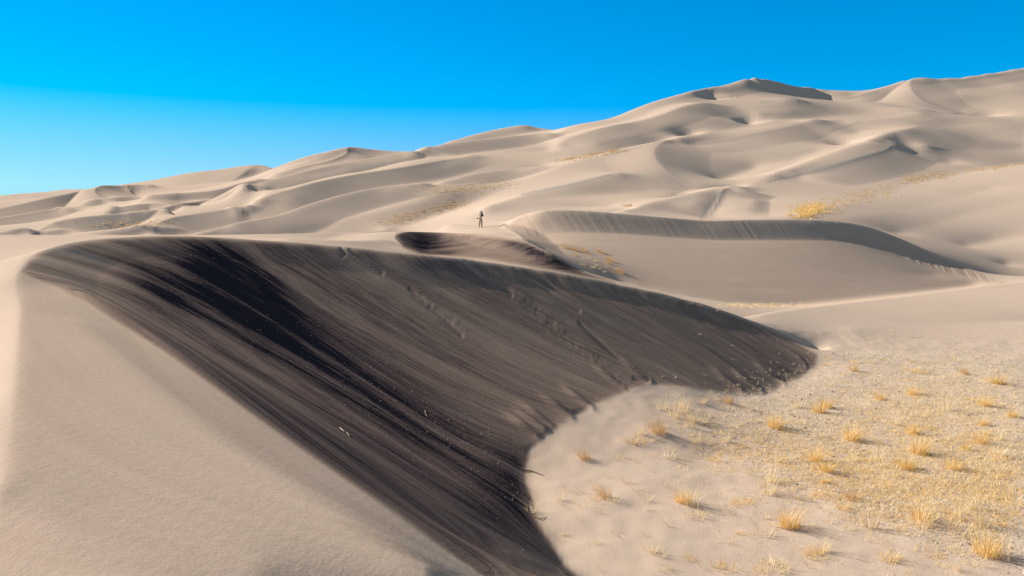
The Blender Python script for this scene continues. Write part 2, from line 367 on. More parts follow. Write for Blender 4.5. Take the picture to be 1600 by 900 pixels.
FACE = [(34,425),(45,408),(62,397),(100,384),(150,376),(235,371),(320,372),(400,377),(500,384),(600,394),(700,404),(800,417),(900,433),(1000,453),(1100,478),(1180,505),(1230,527),(1275,553),
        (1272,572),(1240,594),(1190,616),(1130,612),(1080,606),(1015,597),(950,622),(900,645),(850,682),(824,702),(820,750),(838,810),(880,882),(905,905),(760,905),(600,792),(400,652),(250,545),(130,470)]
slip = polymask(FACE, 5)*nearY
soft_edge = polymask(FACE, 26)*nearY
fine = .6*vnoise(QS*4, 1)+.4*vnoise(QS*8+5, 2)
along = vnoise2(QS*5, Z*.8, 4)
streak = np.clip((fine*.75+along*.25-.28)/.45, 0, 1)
# dark sand with the slope's shade painted in: a broad stain high on the left of the face and a long one along its foot
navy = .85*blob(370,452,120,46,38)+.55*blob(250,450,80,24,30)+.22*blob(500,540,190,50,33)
seam = bnd([(175,505),(300,582),(430,668),(560,757),(730,880)], 38)  # shade put into the colour to darken the lit hump along the flank
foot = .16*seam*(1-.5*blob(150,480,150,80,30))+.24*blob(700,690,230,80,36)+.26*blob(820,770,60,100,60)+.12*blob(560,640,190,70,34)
cover = .51-.06*sstep(U, 500, 900)  # overall darkening of the face, part sand, part painted shade
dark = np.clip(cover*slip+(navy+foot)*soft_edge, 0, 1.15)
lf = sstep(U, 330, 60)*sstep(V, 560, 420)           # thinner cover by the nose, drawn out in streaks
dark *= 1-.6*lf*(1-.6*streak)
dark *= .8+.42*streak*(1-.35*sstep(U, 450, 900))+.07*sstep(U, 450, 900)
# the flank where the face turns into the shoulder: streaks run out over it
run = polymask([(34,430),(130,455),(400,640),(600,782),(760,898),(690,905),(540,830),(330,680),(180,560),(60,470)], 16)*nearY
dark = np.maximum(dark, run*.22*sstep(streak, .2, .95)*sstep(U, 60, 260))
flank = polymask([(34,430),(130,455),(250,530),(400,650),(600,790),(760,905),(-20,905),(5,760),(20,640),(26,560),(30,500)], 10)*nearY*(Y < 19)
dark = np.maximum(dark, flank*.10)  # slightly darker tone over the whole shoulder
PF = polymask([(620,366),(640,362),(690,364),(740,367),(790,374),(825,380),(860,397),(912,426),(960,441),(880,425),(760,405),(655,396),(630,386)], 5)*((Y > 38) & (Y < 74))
dark = np.maximum(dark, PF*(.44+.5*blob(665,382,45,22,25)+.5*blob(850,400,90,14,28)))  # shade of the small slip face painted into its sand tone
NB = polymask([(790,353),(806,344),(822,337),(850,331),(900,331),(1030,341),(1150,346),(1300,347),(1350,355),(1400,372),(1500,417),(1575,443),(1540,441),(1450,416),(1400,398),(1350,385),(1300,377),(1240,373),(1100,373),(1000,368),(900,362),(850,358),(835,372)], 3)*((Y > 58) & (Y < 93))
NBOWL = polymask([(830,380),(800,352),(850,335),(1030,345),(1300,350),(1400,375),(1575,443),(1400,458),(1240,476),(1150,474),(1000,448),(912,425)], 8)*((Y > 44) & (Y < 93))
dark = np.maximum(dark, NB*.14); dark = np.maximum(dark, NBOWL*.11)  # shade on the middle dune's face and bowl, put into the colour
# thin dark-sand bands that lie along some of the far crests
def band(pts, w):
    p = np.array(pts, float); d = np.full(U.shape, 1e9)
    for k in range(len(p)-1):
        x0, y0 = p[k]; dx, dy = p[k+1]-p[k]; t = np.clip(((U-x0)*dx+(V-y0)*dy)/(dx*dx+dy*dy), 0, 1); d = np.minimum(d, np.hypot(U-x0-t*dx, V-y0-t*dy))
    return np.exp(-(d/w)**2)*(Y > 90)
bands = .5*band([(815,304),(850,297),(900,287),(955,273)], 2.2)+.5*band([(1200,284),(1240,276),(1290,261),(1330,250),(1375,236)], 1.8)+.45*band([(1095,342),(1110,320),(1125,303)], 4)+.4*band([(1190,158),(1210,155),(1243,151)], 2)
# stony ground in the hollow
grav = polymask([(1295,549),(1400,550),(1700,553),(1700,900),(1500,880),(1400,835),(1330,800),(1290,770),(1190,745),(1120,705),(1060,660),(1090,640),(1150,622),(1210,612),(1250,590),(1330,575)], 18)*(Y > 8)*(Y < 36)
gn = vnoise2(X*.55+40, Y*.4, 11); grav = np.clip(grav*(.55+.9*gn), 0, 1)
# relief: avalanche grooves down the lee faces, a slide track, lobes at the foot, ripples on the flats
groove = .6*(vnoise(QS*3.1, 21)-.5)+.5*(vnoise(QS*6.7+3, 22)-.5)
topfade = polymask(FACE, 1)*polymask(FACE, 14)
relief = slip*polymask(FACE, 12)*groove*(.045+.05*vnoise2(QS*2, Z*.7, 24))*sstep(Y, 4, 9)
relief += run*groove*.02*sstep(U, 90, 260)
lump = .5*vnoise2(X*7+2*vnoise2(X*2, Y*2, 36), Y*4, 31)+.5*vnoise2(X*13, Y*9, 32)-.5
track = blob(690,490,75,7,38)+.8*blob(860,505,110,12,38)+.4*blob(940,570,60,8,36)
relief += track*nearY*slip*lump*.035
for (u, v, r) in [(840,682,9),(852,672,9),(862,664,8),(893,652,8),(925,637,7),(1015,595,7),(1160,611,7),(1190,612,6),(975,606,6),(1225,600,6)]:
    for k in range(5): relief += nearY*.035*blob(u-k*9, v-k*6.5, r*(1+.25*k), r*.5, 36)
pit = vnoise2(X*2.2, Y*2.2, 33); flat = (1-slip)*nearY*sstep(X, -1, 1)
relief += flat*((vnoise2(X*1.1, Y*1.1, 34)-.5)*.05+(vnoise2(X*3.1+7, Y*3.1, 35)-.5)*.02)
NQ = (U-.68*(V-335))*.05
relief += NB*((vnoise(NQ*4.3, 41)-.5)*.045+(vnoise(NQ*9.7, 42)-.5)*.04)*(.15+vnoise(U*.012, 43))*.85
for P_, w_, d_ in (([(533,387),(540,396),(536,399)],1.6,.06), ([(547,391),(572,409),(598,427)],1.8,.07), ([(640,452),(690,495),(722,524)],2.5,.03), ([(727,408),(762,433),(800,462)],1.5,.05),
                   ([(803,420),(850,452),(906,486)],1.5,.05), ([(905,505),(960,555),(1014,594)],1.5,.05), ([(1014,595),(990,592)],1.5,.04)): relief -= bnd(P_, w_)*d_
far = sstep(Y, 90, 200)
relief += far*(vnoise2(X*.05, Y*.03, 51)-.5)*1.2*sstep(Y, 120, 300)
Z = Z+relief
U, V = proj(X, Y, Z)

#MATERIALS
def mat(name):
    m = bpy.data.materials.new(name); m.use_nodes = True; n = m.node_tree.nodes; b = n['Principled BSDF']
    b.inputs['Roughness'].default_value = 1; b.inputs['Specular IOR Level'].default_value = 0
    return m, n, m.node_tree.links, b
def mixc(n, l, f, a, b):
    x = n.new('ShaderNodeMix'); x.data_type = 'RGBA'
    for k, val in ((0, f), (6, a), (7, b)):
        if isinstance(val, (int, float)): x.inputs[k].default_value = val
        elif isinstance(val, tuple): x.inputs[k].default_value = (*val, 1)
        else: l.new(val, x.inputs[k])
    return x.outputs[2]
def noise(n, l, vec, scale, detail=3, rough=.6):
    t = n.new('ShaderNodeTexNoise'); t.inputs['Scale'].default_value = scale; t.inputs['Detail'].default_value = detail; t.inputs['Roughness'].default_value = rough
    if vec is not None: l.new(vec, t.inputs['Vector'])
    return t.outputs['Fac']
def rng_(n, l, v, a, b, c, d):
    q = n.new('ShaderNodeMapRange'); l.new(v, q.inputs['Value'])
    for k, x in zip(('From Min', 'From Max', 'To Min', 'To Max'), (a, b, c, d)): q.inputs[k].default_value = x
    return q.outputs[0]
def math_(n, l, op, a, b):
    q = n.new('ShaderNodeMath'); q.operation = op
    for k, x in ((0, a), (1, b)):
        if isinstance(x, (int, float)): q.inputs[k].default_value = x
        else: l.new(x, q.inputs[k])
    return q.outputs[0]
def attr(n, name):
    a = n.new('ShaderNodeAttribute'); a.attribute_name = name; return a.outputs['Fac']
sand, n, l, b = mat('sand')
pos = n.new('ShaderNodeNewGeometry').outputs['Position']
big = noise(n, l, pos, .05, 4); mid = noise(n, l, pos, .7, 4); grain = noise(n, l, pos, 45, 2, .7); fineg = noise(n, l, pos, 14, 3, .7)
pale = mixc(n, l, rng_(n, l, big, .35, .65, 0, 1), (.51, .385, .292), (.55, .405, .300))
pale = mixc(n, l, rng_(n, l, mid, .35, .7, 0, .35), pale, (.46, .36, .27))
pale = mixc(n, l, rng_(n, l, grain, .3, .7, 0, .35), pale, (.38, .30, .235))
# streaks of dark heavy-mineral sand, with painted slope shade in the same tone
cb = n.new('ShaderNodeCombineXYZ'); sxp = n.new('ShaderNodeSeparateXYZ'); l.new(pos, sxp.inputs[0])
l.new(math_(n, l, 'MULTIPLY', attr(n, 'streak_across'), 9.0), cb.inputs[0]); l.new(math_(n, l, 'MULTIPLY', sxp.outputs[2], .8), cb.inputs[1])
st1 = noise(n, l, cb.outputs[0], 1.6, 6, .68)
D = attr(n, 'dark_sand_shade')
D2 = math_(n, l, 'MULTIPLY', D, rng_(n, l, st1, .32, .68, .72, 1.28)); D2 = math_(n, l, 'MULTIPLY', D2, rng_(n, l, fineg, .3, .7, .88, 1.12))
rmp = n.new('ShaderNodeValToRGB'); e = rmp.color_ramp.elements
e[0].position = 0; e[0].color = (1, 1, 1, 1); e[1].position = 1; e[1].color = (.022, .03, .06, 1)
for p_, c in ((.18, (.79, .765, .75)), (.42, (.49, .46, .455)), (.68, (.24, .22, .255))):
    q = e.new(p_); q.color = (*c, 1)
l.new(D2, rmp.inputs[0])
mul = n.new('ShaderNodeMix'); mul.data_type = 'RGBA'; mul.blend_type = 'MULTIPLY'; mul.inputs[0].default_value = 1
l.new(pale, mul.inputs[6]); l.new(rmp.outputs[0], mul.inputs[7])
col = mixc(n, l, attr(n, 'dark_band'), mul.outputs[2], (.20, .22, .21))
vor = n.new('ShaderNodeTexVoronoi'); vor.inputs['Scale'].default_value = 22; l.new(pos, vor.inputs['Vector'])
gc = n.new('ShaderNodeValToRGB'); e = gc.color_ramp.elements; e[0].position = .1; e[0].color = (.22, .16, .12, 1); e[1].position = .75; e[1].color = (.56, .45, .34, 1); q = e.new(.35); q.color = (.46, .36, .27, 1)
sc_ = n.new('ShaderNodeSeparateColor'); l.new(vor.outputs['Color'], sc_.inputs[0]); l.new(sc_.outputs[0], gc.inputs[0])
G = attr(n, 'stony')
col = mixc(n, l, math_(n, l, 'MULTIPLY', G, .55), col, gc.outputs[0])
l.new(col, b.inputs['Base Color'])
bp = n.new('ShaderNodeBump'); bp.inputs['Strength'].default_value = .2; bp.inputs['Distance'].default_value = .02
wv = n.new('ShaderNodeTexWave'); wv.inputs['Scale'].default_value = 2.6; wv.inputs['Distortion'].default_value = 5; wv.inputs['Detail'].default_value = 2; wv.inputs['Detail Scale'].default_value = 1.2; l.new(pos, wv.inputs['Vector'])
hgt = math_(n, l, 'ADD', math_(n, l, 'MULTIPLY', grain, .5), math_(n, l, 'MULTIPLY', fineg, 1.1)); hgt = math_(n, l, 'ADD', hgt, math_(n, l, 'MULTIPLY', wv.outputs['Fac'], .08))
hgt = math_(n, l, 'ADD', hgt, math_(n, l, 'MULTIPLY', math_(n, l, 'MULTIPLY', vor.outputs['Distance'], G), 1.5))
hgt = math_(n, l, 'ADD', hgt, math_(n, l, 'MULTIPLY', math_(n, l, 'MULTIPLY', st1, attr(n, 'lee_face')), 2.2))
l.new(hgt, bp.inputs['Height']); l.new(bp.outputs[0], b.inputs['Normal'])

def grid_mesh(name, X, Y, Z):
    nr, nc = X.shape; me = bpy.data.meshes.new(name)
    co_ = np.stack([X, Y, Z], -1).reshape(-1, 3).astype(np.float32)
    idx = np.arange(nr*nc).reshape(nr, nc)
    q = np.stack([idx[:-1, :-1], idx[:-1, 1:], idx[1:, 1:], idx[1:, :-1]], -1).reshape(-1, 4)
    me.vertices.add(len(co_)); me.vertices.foreach_set('co', co_.ravel())
    me.loops.add(q.size); me.loops.foreach_set('vertex_index', q.ravel().astype(np.int32))
    me.polygons.add(len(q)); me.polygons.foreach_set('loop_start', (np.arange(len(q))*4).astype(np.int32))
    me.polygons.foreach_set('use_smooth', np.ones(len(q), bool)); me.update(); me.validate()
    return me
me = grid_mesh('sand_dunes', X, Y, Z)
dunes = bpy.data.objects.new('sand_dunes', me); COL.objects.link(dunes); dunes['kind'] = 'structure'
me.materials.append(sand)
for nm, arr in (('dark_sand_shade', dark), ('streak_across', QS), ('stony', grav), ('dark_band', bands), ('lee_face', slip)):
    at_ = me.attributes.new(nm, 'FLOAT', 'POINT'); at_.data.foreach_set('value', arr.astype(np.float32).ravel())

# ------------------------------------------------------------------ things
def tag(o, label=None, cat=None, group=None, kind=None):
    for k, v in (('label', label), ('category', cat), ('group', group), ('kind', kind)):
        if v: o[k] = v
    return o
def mesh_obj(name, verts, faces, mats, parent=None, smooth=False, fm=None):
    me = bpy.data.meshes.new(name); me.from_pydata(np.asarray(verts, float).tolist(), [], [tuple(f) for f in faces])
    for m in (mats if isinstance(mats, (list, tuple)) else [mats]): me.materials.append(m)
    if fm is not None: me.polygons.foreach_set('material_index', np.asarray(fm, np.int32))
    if smooth: me.polygons.foreach_set('use_smooth', np.ones(len(me.polygons), bool))
    me.update(); o = bpy.data.objects.new(name, me); COL.objects.link(o); o.parent = parent; return o
def simple(name, c1, c2, scale=8, rough=.9):
    m, n, l, b = mat(name); t = n.new('ShaderNodeTexCoord'); l.new(mixc(n, l, rng_(n, l, noise(n, l, t.outputs['Object'], scale), .35, .65, 0, 1), c1, c2), b.inputs['Base Color']); b.inputs['Roughness'].default_value = rough
    return m
def straw(name, c1, c2):
    m, n, l, b = mat(name); gi_ = n.new('ShaderNodeNewGeometry'); l.new(mixc(n, l, gi_.outputs['Random Per Island'], c1, c2), b.inputs['Base Color']); b.inputs['Roughness'].default_value = .8
    tr = n.new('ShaderNodeBsdfTranslucent'); l.new(b.inputs['Base Color'].links[0].from_socket, tr.inputs[0]); mx_ = n.new('ShaderNodeMixShader'); mx_.inputs[0].default_value = .3
    l.new(b.outputs[0], mx_.inputs[1]); l.new(tr.outputs[0], mx_.inputs[2]); l.new(mx_.outputs[0], n['Material Output'].inputs[0]); return m
GOLD = straw('golden_straw', (.86,.62,.26), (.72,.46,.15)); PALE = straw('pale_straw', (.86,.72,.48), (.78,.58,.30)); RUST = straw('rust_straw', (.74,.48,.20), (.60,.38,.18))
FARG = straw('far_straw', (.70,.50,.24), (.58,.40,.20))
def blades(n, spread, height, width, lean=(0, 0), flare=.6, segs=3, r=rng):
    """n tapering curved blades growing out of one root patch"""
    V_, F_ = [], []
    for _ in range(n):
        a = r.uniform(0, 2*math.pi); q = spread*math.sqrt(r.random()); x0, y0 = q*math.cos(a), q*math.sin(a)
        h = height*r.uniform(.45, 1.0); out = flare*h*r.uniform(.2, 1.0)*(.4+q/max(spread, 1e-3)); a2 = a+r.normal(0, .5)
        dx = out*math.cos(a2)+lean[0]*h; dy = out*math.sin(a2)+lean[1]*h; w_ = width*r.uniform(.6, 1.3); pa = r.uniform(0, math.pi); wx, wy = w_*math.cos(pa), w_*math.sin(pa)
        base = len(V_); kink = r.normal(0, .05*h, 2)
        for k in range(segs+1):
            t = k/segs; cx = x0+dx*t**1.6+kink[0]*math.sin(t*math.pi); cy = y0+dy*t**1.6+kink[1]*math.sin(t*math.pi); cz = h*(t-.18*t*t*min(1.5, out/h*2))-.02; ww = (1-.8*t)
            V_ += [(cx-wx*ww, cy-wy*ww, cz), (cx+wx*ww, cy+wy*ww, cz)]
        for k in range(segs): F_.append((base+2*k, base+2*k+1, base+2*k+3, base+2*k+2))
    return V_, F_
# --- the walker with a camera
def skin(name, joints, edges, material, parent, sub=2):
    me = bpy.data.meshes.new(name); me.from_pydata([j[:3] for j in joints], edges, []); o = bpy.data.objects.new(name, me); COL.objects.link(o)
    md = o.modifiers.new('skin', 'SKIN'); md.use_smooth_shade = True
    for k, j in enumerate(joints): me.skin_vertices[0].data[k].radius = (j[3], j[4] if len(j) > 4 else j[3])
    me.skin_vertices[0].data[0].use_root = True
    ss = o.modifiers.new('sub', 'SUBSURF'); ss.levels = sub; ss.render_levels = sub
    bpy.context.view_layer.update(); dg = bpy.context.evaluated_depsgraph_get(); m2 = bpy.data.meshes.new_from_object(o.evaluated_get(dg)); m2.name = name
    o.modifiers.clear(); o.data = m2; bpy.data.meshes.remove(me); m2.materials.clear(); m2.materials.append(material); m2.polygons.foreach_set('use_smooth', np.ones(len(m2.polygons), bool)); o.parent = parent
    return o
skinm = simple('skin', (.45,.27,.18), (.40,.23,.15)); khaki = simple('khaki_cloth', (.50,.40,.26), (.44,.34,.21)); cream = simple('cream_cloth', (.62,.54,.40), (.56,.47,.34))
black = simple('black_plastic', (.02,.02,.02), (.03,.03,.03), rough=.4); white = simple('white_cloth', (.75,.73,.68), (.68,.66,.6)); leather = simple('dark_leather', (.05,.035,.025), (.08,.055,.04))
hand_l = [(-.10,.24,1.56), (.10,.24,1.55)]
wp = drop(751, 355.3)[0]
body = skin('person', [(0,0,.98,.13,.10),(0,0,1.15,.12,.095),(0,.01,1.34,.155,.10),(0,.02,1.47,.06,.06),(0,.03,1.56,.055,.06),(0,.05,1.67,.085,.10),(0,.05,1.75,.07,.08),
    (-.19,.01,1.41,.055),(-.27,.12,1.20,.045),(-.12,.25,1.50,.032),(-.09,.28,1.57,.035,.02),
    (.19,.01,1.41,.055),(.28,.12,1.21,.045),(.12,.25,1.50,.032),(.09,.28,1.57,.035,.02),
    (-.10,0,.90,.095),(-.14,.03,.50,.062),(-.19,-.03,.10,.04),(-.20,.08,.03,.04,.03),
    (.10,0,.90,.095),(.12,.04,.50,.062),(.14,-.02,.10,.04),(.17,.09,.03,.04,.03)],
    [(0,1),(1,2),(2,3),(3,4),(4,5),(5,6),(2,7),(7,8),(8,9),(9,10),(2,11),(11,12),(12,13),(13,14),(0,15),(15,16),(16,17),(17,18),(0,19),(19,20),(20,21),(21,22)], skinm, None)
for sx_ in (-1, 1):                                   # fingers closed round the camera
    for k in range(4):
        skin('finger', [(sx_*.09,.28,1.57,.011),(sx_*.085,.31,1.555+.018*k,.010),(sx_*.055,.335,1.55+.018*k,.009)], [(0,1),(1,2)], skinm, body, 1)
    skin('thumb', [(sx_*.09,.275,1.55,.012),(sx_*.07,.285,1.52,.011),(sx_*.045,.29,1.515,.010)], [(0,1),(1,2)], skinm, body, 1)
skin('shirt', [(0,0,.95,.15,.12),(0,0,1.15,.165,.13),(0,.01,1.34,.195,.13),(0,.02,1.45,.085,.08),(-.19,.01,1.41,.072),(-.27,.12,1.20,.06),(-.15,.22,1.43,.046),(.19,.01,1.41,.072),(.28,.12,1.21,.06),(.15,.22,1.43,.046)],
     [(0,1),(1,2),(2,3),(2,4),(4,5),(5,6),(2,7),(7,8),(8,9)], cream, body)
skin('trousers', [(0,0,.99,.155,.125),(0,0,.90,.14,.12),(-.10,0,.84,.115),(-.14,.03,.50,.10),(-.185,-.02,.15,.075),(.10,0,.84,.12),(.12,.04,.50,.10),(.14,-.01,.15,.075)],
     [(0,1),(1,2),(2,3),(3,4),(1,5),(5,6),(6,7)], khaki, body)
skin('boot', [(-.19,-.04,.16,.055),(-.19,-.03,.06,.055),(-.205,.12,.04,.05,.04)], [(0,1),(1,2)], leather, body); skin('boot', [(.14,-.03,.16,.055),(.14,-.02,.06,.055),(.18,.13,.04,.05,.04)], [(0,1),(1,2)], leather, body)
skin('sun_hat', [(0,.05,1.82,.08,.09),(0,.05,1.76,.115,.13),(0,.05,1.70,.12,.135),(0,-.04,1.62,.10,.03),(0,.20,1.715,.07,.015)], [(0,1),(1,2),(2,3),(2,4)], white, body)
tag(body, 'lone walker in tan clothes and pale sun hat on the ridge, raising a camera', 'person')
body.location = wp+np.array([0, 0, .01]); body.rotation_euler = (0, 0, R(-28))
def boxv(c, d):
    c = np.array(c); d = np.array(d)/2; v = [c+d*np.array([i, j, k]) for i in (-1, 1) for j in (-1, 1) for k in (-1, 1)]
    return v, [(0,1,3,2),(4,6,7,5),(0,4,5,1),(2,3,7,6),(0,2,6,4),(1,5,7,3)]
def tube(p0, p1, r0, r1, n=14):
    p0 = Vector(p0); p1 = Vector(p1); d = (p1-p0).normalized(); a = d.orthogonal().normalized(); b_ = d.cross(a)
    V_ = [p+(a*math.cos(2*math.pi*k/n)+b_*math.sin(2*math.pi*k/n))*r for p, r in ((p0, r0), (p1, r1)) for k in range(n)]
    return V_, [(k, (k+1) % n, n+(k+1) % n, n+k) for k in range(n)]+[tuple(range(n))[::-1], tuple(range(n, 2*n))]
def bevel(o, w_=.008):
    m = o.modifiers.new('bevel', 'BEVEL'); m.width = w_; m.segments = 2; return o
def at_walker(o): o.location = body.location; o.rotation_euler = body.rotation_euler; return o
cam_e = bpy.data.objects.new('camera_body', None); COL.objects.link(cam_e); at_walker(cam_e); tag(cam_e, 'black camera held up to the face of the lone walker', 'camera')
bevel(mesh_obj('housing', *boxv((0,.28,1.63), (.15,.07,.10)), black, cam_e)); mesh_obj('lens', *tube((0,.31,1.63), (0,.46,1.63), .04, .045), black, cam_e); bevel(mesh_obj('viewfinder', *boxv((0,.27,1.69), (.05,.05,.03)), black, cam_e))
bag = bpy.data.objects.new('backpack', None); COL.objects.link(bag); at_walker(bag); tag(bag, 'small black pack worn high on the right shoulder of the lone walker', 'backpack')
bevel(mesh_obj('pack', *boxv((.24,-.10,1.33), (.16,.20,.34)), black, bag), .04); bevel(mesh_obj('pocket', *boxv((.24,-.22,1.27), (.12,.05,.16)), black, bag), .02); mesh_obj('strap', *tube((.18,-.08,1.49), (.16,.13,1.42), .02, .02), black, bag)
hip = bpy.data.objects.new('camera_body', None); COL.objects.link(hip); at_walker(hip); tag(hip, 'second black camera with a lens hanging at the left hip of the lone walker', 'camera')
bevel(mesh_obj('housing', *boxv((-.26,-.02,.98), (.13,.08,.10)), black, hip)); mesh_obj('lens', *tube((-.32,-.02,.98), (-.46,-.04,.96), .04, .045), black, hip)

# --- grass tufts in the hollow
def tuft_mesh(kind, seed):
    r = np.random.default_rng(seed)
    if kind == 'bushy': V_, F_ = blades(150, .17, .50, .0045, (r.normal(0, .2), r.normal(0, .1)), .75, 3, r); return V_, F_, GOLD
    if kind == 'rusty': V_, F_ = blades(110, .16, .42, .004, (-.5, .05), .45, 3, r); return V_, F_, RUST
    if kind == 'tall': V_, F_ = blades(60, .14, .75, .0035, (r.normal(0, .15), 0), .6, 4, r); return V_, F_, PALE
    if kind == 'sparse': V_, F_ = blades(30, .10, .34, .0035, (r.normal(0, .3), 0), .8, 3, r); return V_, F_, PALE
    if kind == 'low': V_, F_ = blades(90, .17, .17, .004, (r.normal(0, .3), 0), 1.1, 2, r); return V_, F_, [PALE, GOLD][seed % 2]
    if kind == 'wisp': V_, F_ = blades(12, .12, .30, .0035, (r.choice([-.8, .8]), .1), .5, 3, r); return V_, F_, RUST
KIND = {}
for k in ('bushy', 'rusty', 'tall', 'sparse', 'low', 'wisp'):
    KIND[k] = []
    for q in range(4):
        V_, F_, m_ = tuft_mesh(k, 100+17*len(KIND)+q); me_ = bpy.data.meshes.new('grass_tuft'); me_.from_pydata(V_, [], F_); me_.materials.append(m_); KIND[k].append(me_)
def tuft(kind, x, y, s, label, group=None, rot=None, name='grass_tuft'):
    o = bpy.data.objects.new(name, KIND[kind][rng.integers(4)]); COL.objects.link(o)
    o.location = (x, y, float(ground(x, y))); o.scale = (s, s, s*rng.uniform(.9, 1.1)); o.rotation_euler = (0, 0, rng.uniform(-.5, .5) if kind in ('rusty', 'wisp') else rng.uniform(0, 6.28))
    return tag(o, label, 'grass tuft', group)
HERO = [(1540,868,'bushy',1.15,'big bright golden grass tuft near the bottom right corner of the photo'),
 (1440,812,'bushy',.95,'round golden grass tuft on the bare sand left of the biggest corner tuft'),
 (1333,781,'rusty',1.0,'orange leaning grass tuft with a dark shadow at the edge of the stony ground'),
 (1232,823,'bushy',1.1,'wide spreading straw tuft alone on smooth bare sand, throwing a long shadow'),
 (1292,737,'bushy',.9,'compact golden tuft above the orange leaning one, at the start of the stones'),
 (1212,668,'bushy',1.15,'flat yellow tuft with a dark root shadow high on the stony ground'),
 (1030,676,'rusty',1.3,'orange tuft leaning left on the sand below the foot of the dark slope'),
 (992,690,'low',1.6,'low pale yellow tuft just left of the orange leaning tuft'),
 (1055,652,'tall',1.1,'tall thin pale stems standing against the foot of the dark slope'),
 (1078,668,'tall',.9,'second clump of tall pale stems, right of the first at the foot of the slope'),
 (1090,692,'tall',.8,'pale feathery clump with many upright stems among the upper tufts'),
 (1046,716,'sparse',1.5,'small pale bush standing alone on sand below the tall stems'),
 (1066,784,'bushy',.85,'dense straw tuft near the middle of the bare sand hollow'),
 (1085,806,'low',1.3,'low straw mat just below the dense tuft in the hollow'),
 (945,778,'rusty',.9,'brownish tuft lying to the left on the smooth sand of the hollow'),
 (915,718,'rusty',.85,'long low brown tuft nearest the dark slope on bare sand'),
 (1140,630,'rusty',.9,'orange tuft tucked right under the dark sand slope'),
 (1170,640,'sparse',1.2,'thin golden tuft beside the orange one under the dark slope'),
 (1532,692,'bushy',1.0,'bright straw tuft with a long dark shadow in the middle of the stony flat'),
 (1425,678,'bushy',.9,'rusty golden tuft on the stony flat left of the long shadowed one'),
 (1375,625,'bushy',.8,'single golden tuft on the upper stony flat'),
 (1560,600,'bushy',1.1,'yellow tuft near the right edge on the upper stony flat'),
 (1510,585,'rusty',.9,'orange tuft with a dark tail at the far side of the stony flat'),
 (1435,582,'low',1.9,'wide pale tuft on the far smooth part of the flat'),
 (1520,795,'tall',.7,'two tone upright tuft among stones above the corner tuft'),
 (1445,800,'sparse',1.1,'thin yellow sprigs rising behind the round golden tuft'),
 (1210,890,'low',1.5,'yellow low tuft cut by the bottom edge of the photo'),
 (1105,888,'wisp',1.2,'few bent brown stems at the bottom edge of the photo'),
 (1390,875,'sparse',1.2,'bent orange stems rising near the bottom edge between two sand mounds'),
 (830,800,'sparse',1.0,'small dark stemmed plant at the foot of the dark slope'),
 (1335,580,'rusty',.9,'small orange tuft by the tip of the dark slope')]
used = []
for u, v, k, s_, lab in HERO:
    p = drop(u, v)[0]; tuft(k, p[0], p[1], s_, lab); used.append(p[:2])
ORD = 'first second third fourth fifth sixth seventh eighth ninth tenth eleventh twelfth thirteenth fourteenth fifteenth sixteenth'.split()
def scatter(nn, poly_uv, kinds, sizes, what, where, group):
    """tufts strewn over a picture polygon, each named by its row and its place in the row"""
    p = np.array(poly_uv, float); m = nn*6; u = rng.uniform(p[:, 0].min(), p[:, 0].max(), m); v = rng.uniform(p[:, 1].min(), p[:, 1].max(), m); ins = np.zeros(m, bool)
    dens = vnoise2(u/38, v/20, 77) > .25; u, v, ins = u[dens], v[dens], ins[dens]
    for k in range(len(p)):
        x0, y0 = p[k]; x1, y1 = p[(k+1) % len(p)]; ins ^= ((y0 > v) != (y1 > v)) & (u < (x1-x0)*(v-y0)/((y1-y0) or 1e-9)+x0)
    u, v = u[ins][:nn], v[ins][:nn]; P = drop(u, v); ok = ~np.isnan(P[:, 0]); u, v, P = u[ok], v[ok], P[ok]
    o_ = np.argsort(v); rows = max(1, int(math.ceil(len(o_)/11)))
    for ri, chunk in enumerate(np.array_split(o_, rows)):
        for k, i in enumerate(chunk[np.argsort(u[chunk])]):
            tuft(kinds[rng.integers(len(kinds))], P[i, 0], P[i, 1], rng.uniform(*sizes)**1.0, f'{what} {where}, {ORD[k]} from left in {ORD[ri]} row from top', group)
scatter(100, [(1130,700),(1300,600),(1600,570),(1600,760),(1400,770),(1250,750)], ['bushy','low','low','sparse','sparse','tall'], (.4,1.15), 'small tuft', 'among the pebbles', 'small tufts on the stony flat')
scatter(45, [(1280,552),(1600,556),(1600,600),(1290,590)], ['low','low','sparse'], (.5,1.0), 'low pale tuft', 'at the far edge', 'small tufts along the far edge of the flat')
scatter(64, [(1060,700),(1180,740),(1400,810),(1600,800),(1600,898),(1060,898)], ['sparse','low','wisp','low','tall'], (.5,1.1), 'thin straw tuft', 'on bare sand', 'thin tufts on the bare sand')
scatter(44, [(850,745),(1050,700),(1060,895),(920,895),(860,840)], ['wisp','wisp','sparse'], (.5,1.1), 'tiny stem wisp', 'beside dark slope', 'wisps on the smooth sand')
scatter(20, [(1010,640),(1130,620),(1150,690),(1060,700),(1000,690)], ['tall','sparse','sparse'], (.5,.85), 'pale stems', 'below dark slope', 'stem clumps below the dark slope')
MID = [(884,388),(893,390),(900,392),(908,393),(915,393),(922,398),(934,393),(941,396),(900,400),(910,405),(906,413),(913,415),(920,404),(928,408),(931,415),(936,420),(943,425),(950,405),(955,409),(952,412),(960,410),(962,420),(968,424),(972,428),(925,418),(947,417)]
MP = drop(np.array([p[0] for p in MID], float), np.array([p[1] for p in MID], float), 40); o_ = np.argsort([p[1] for p in MID])
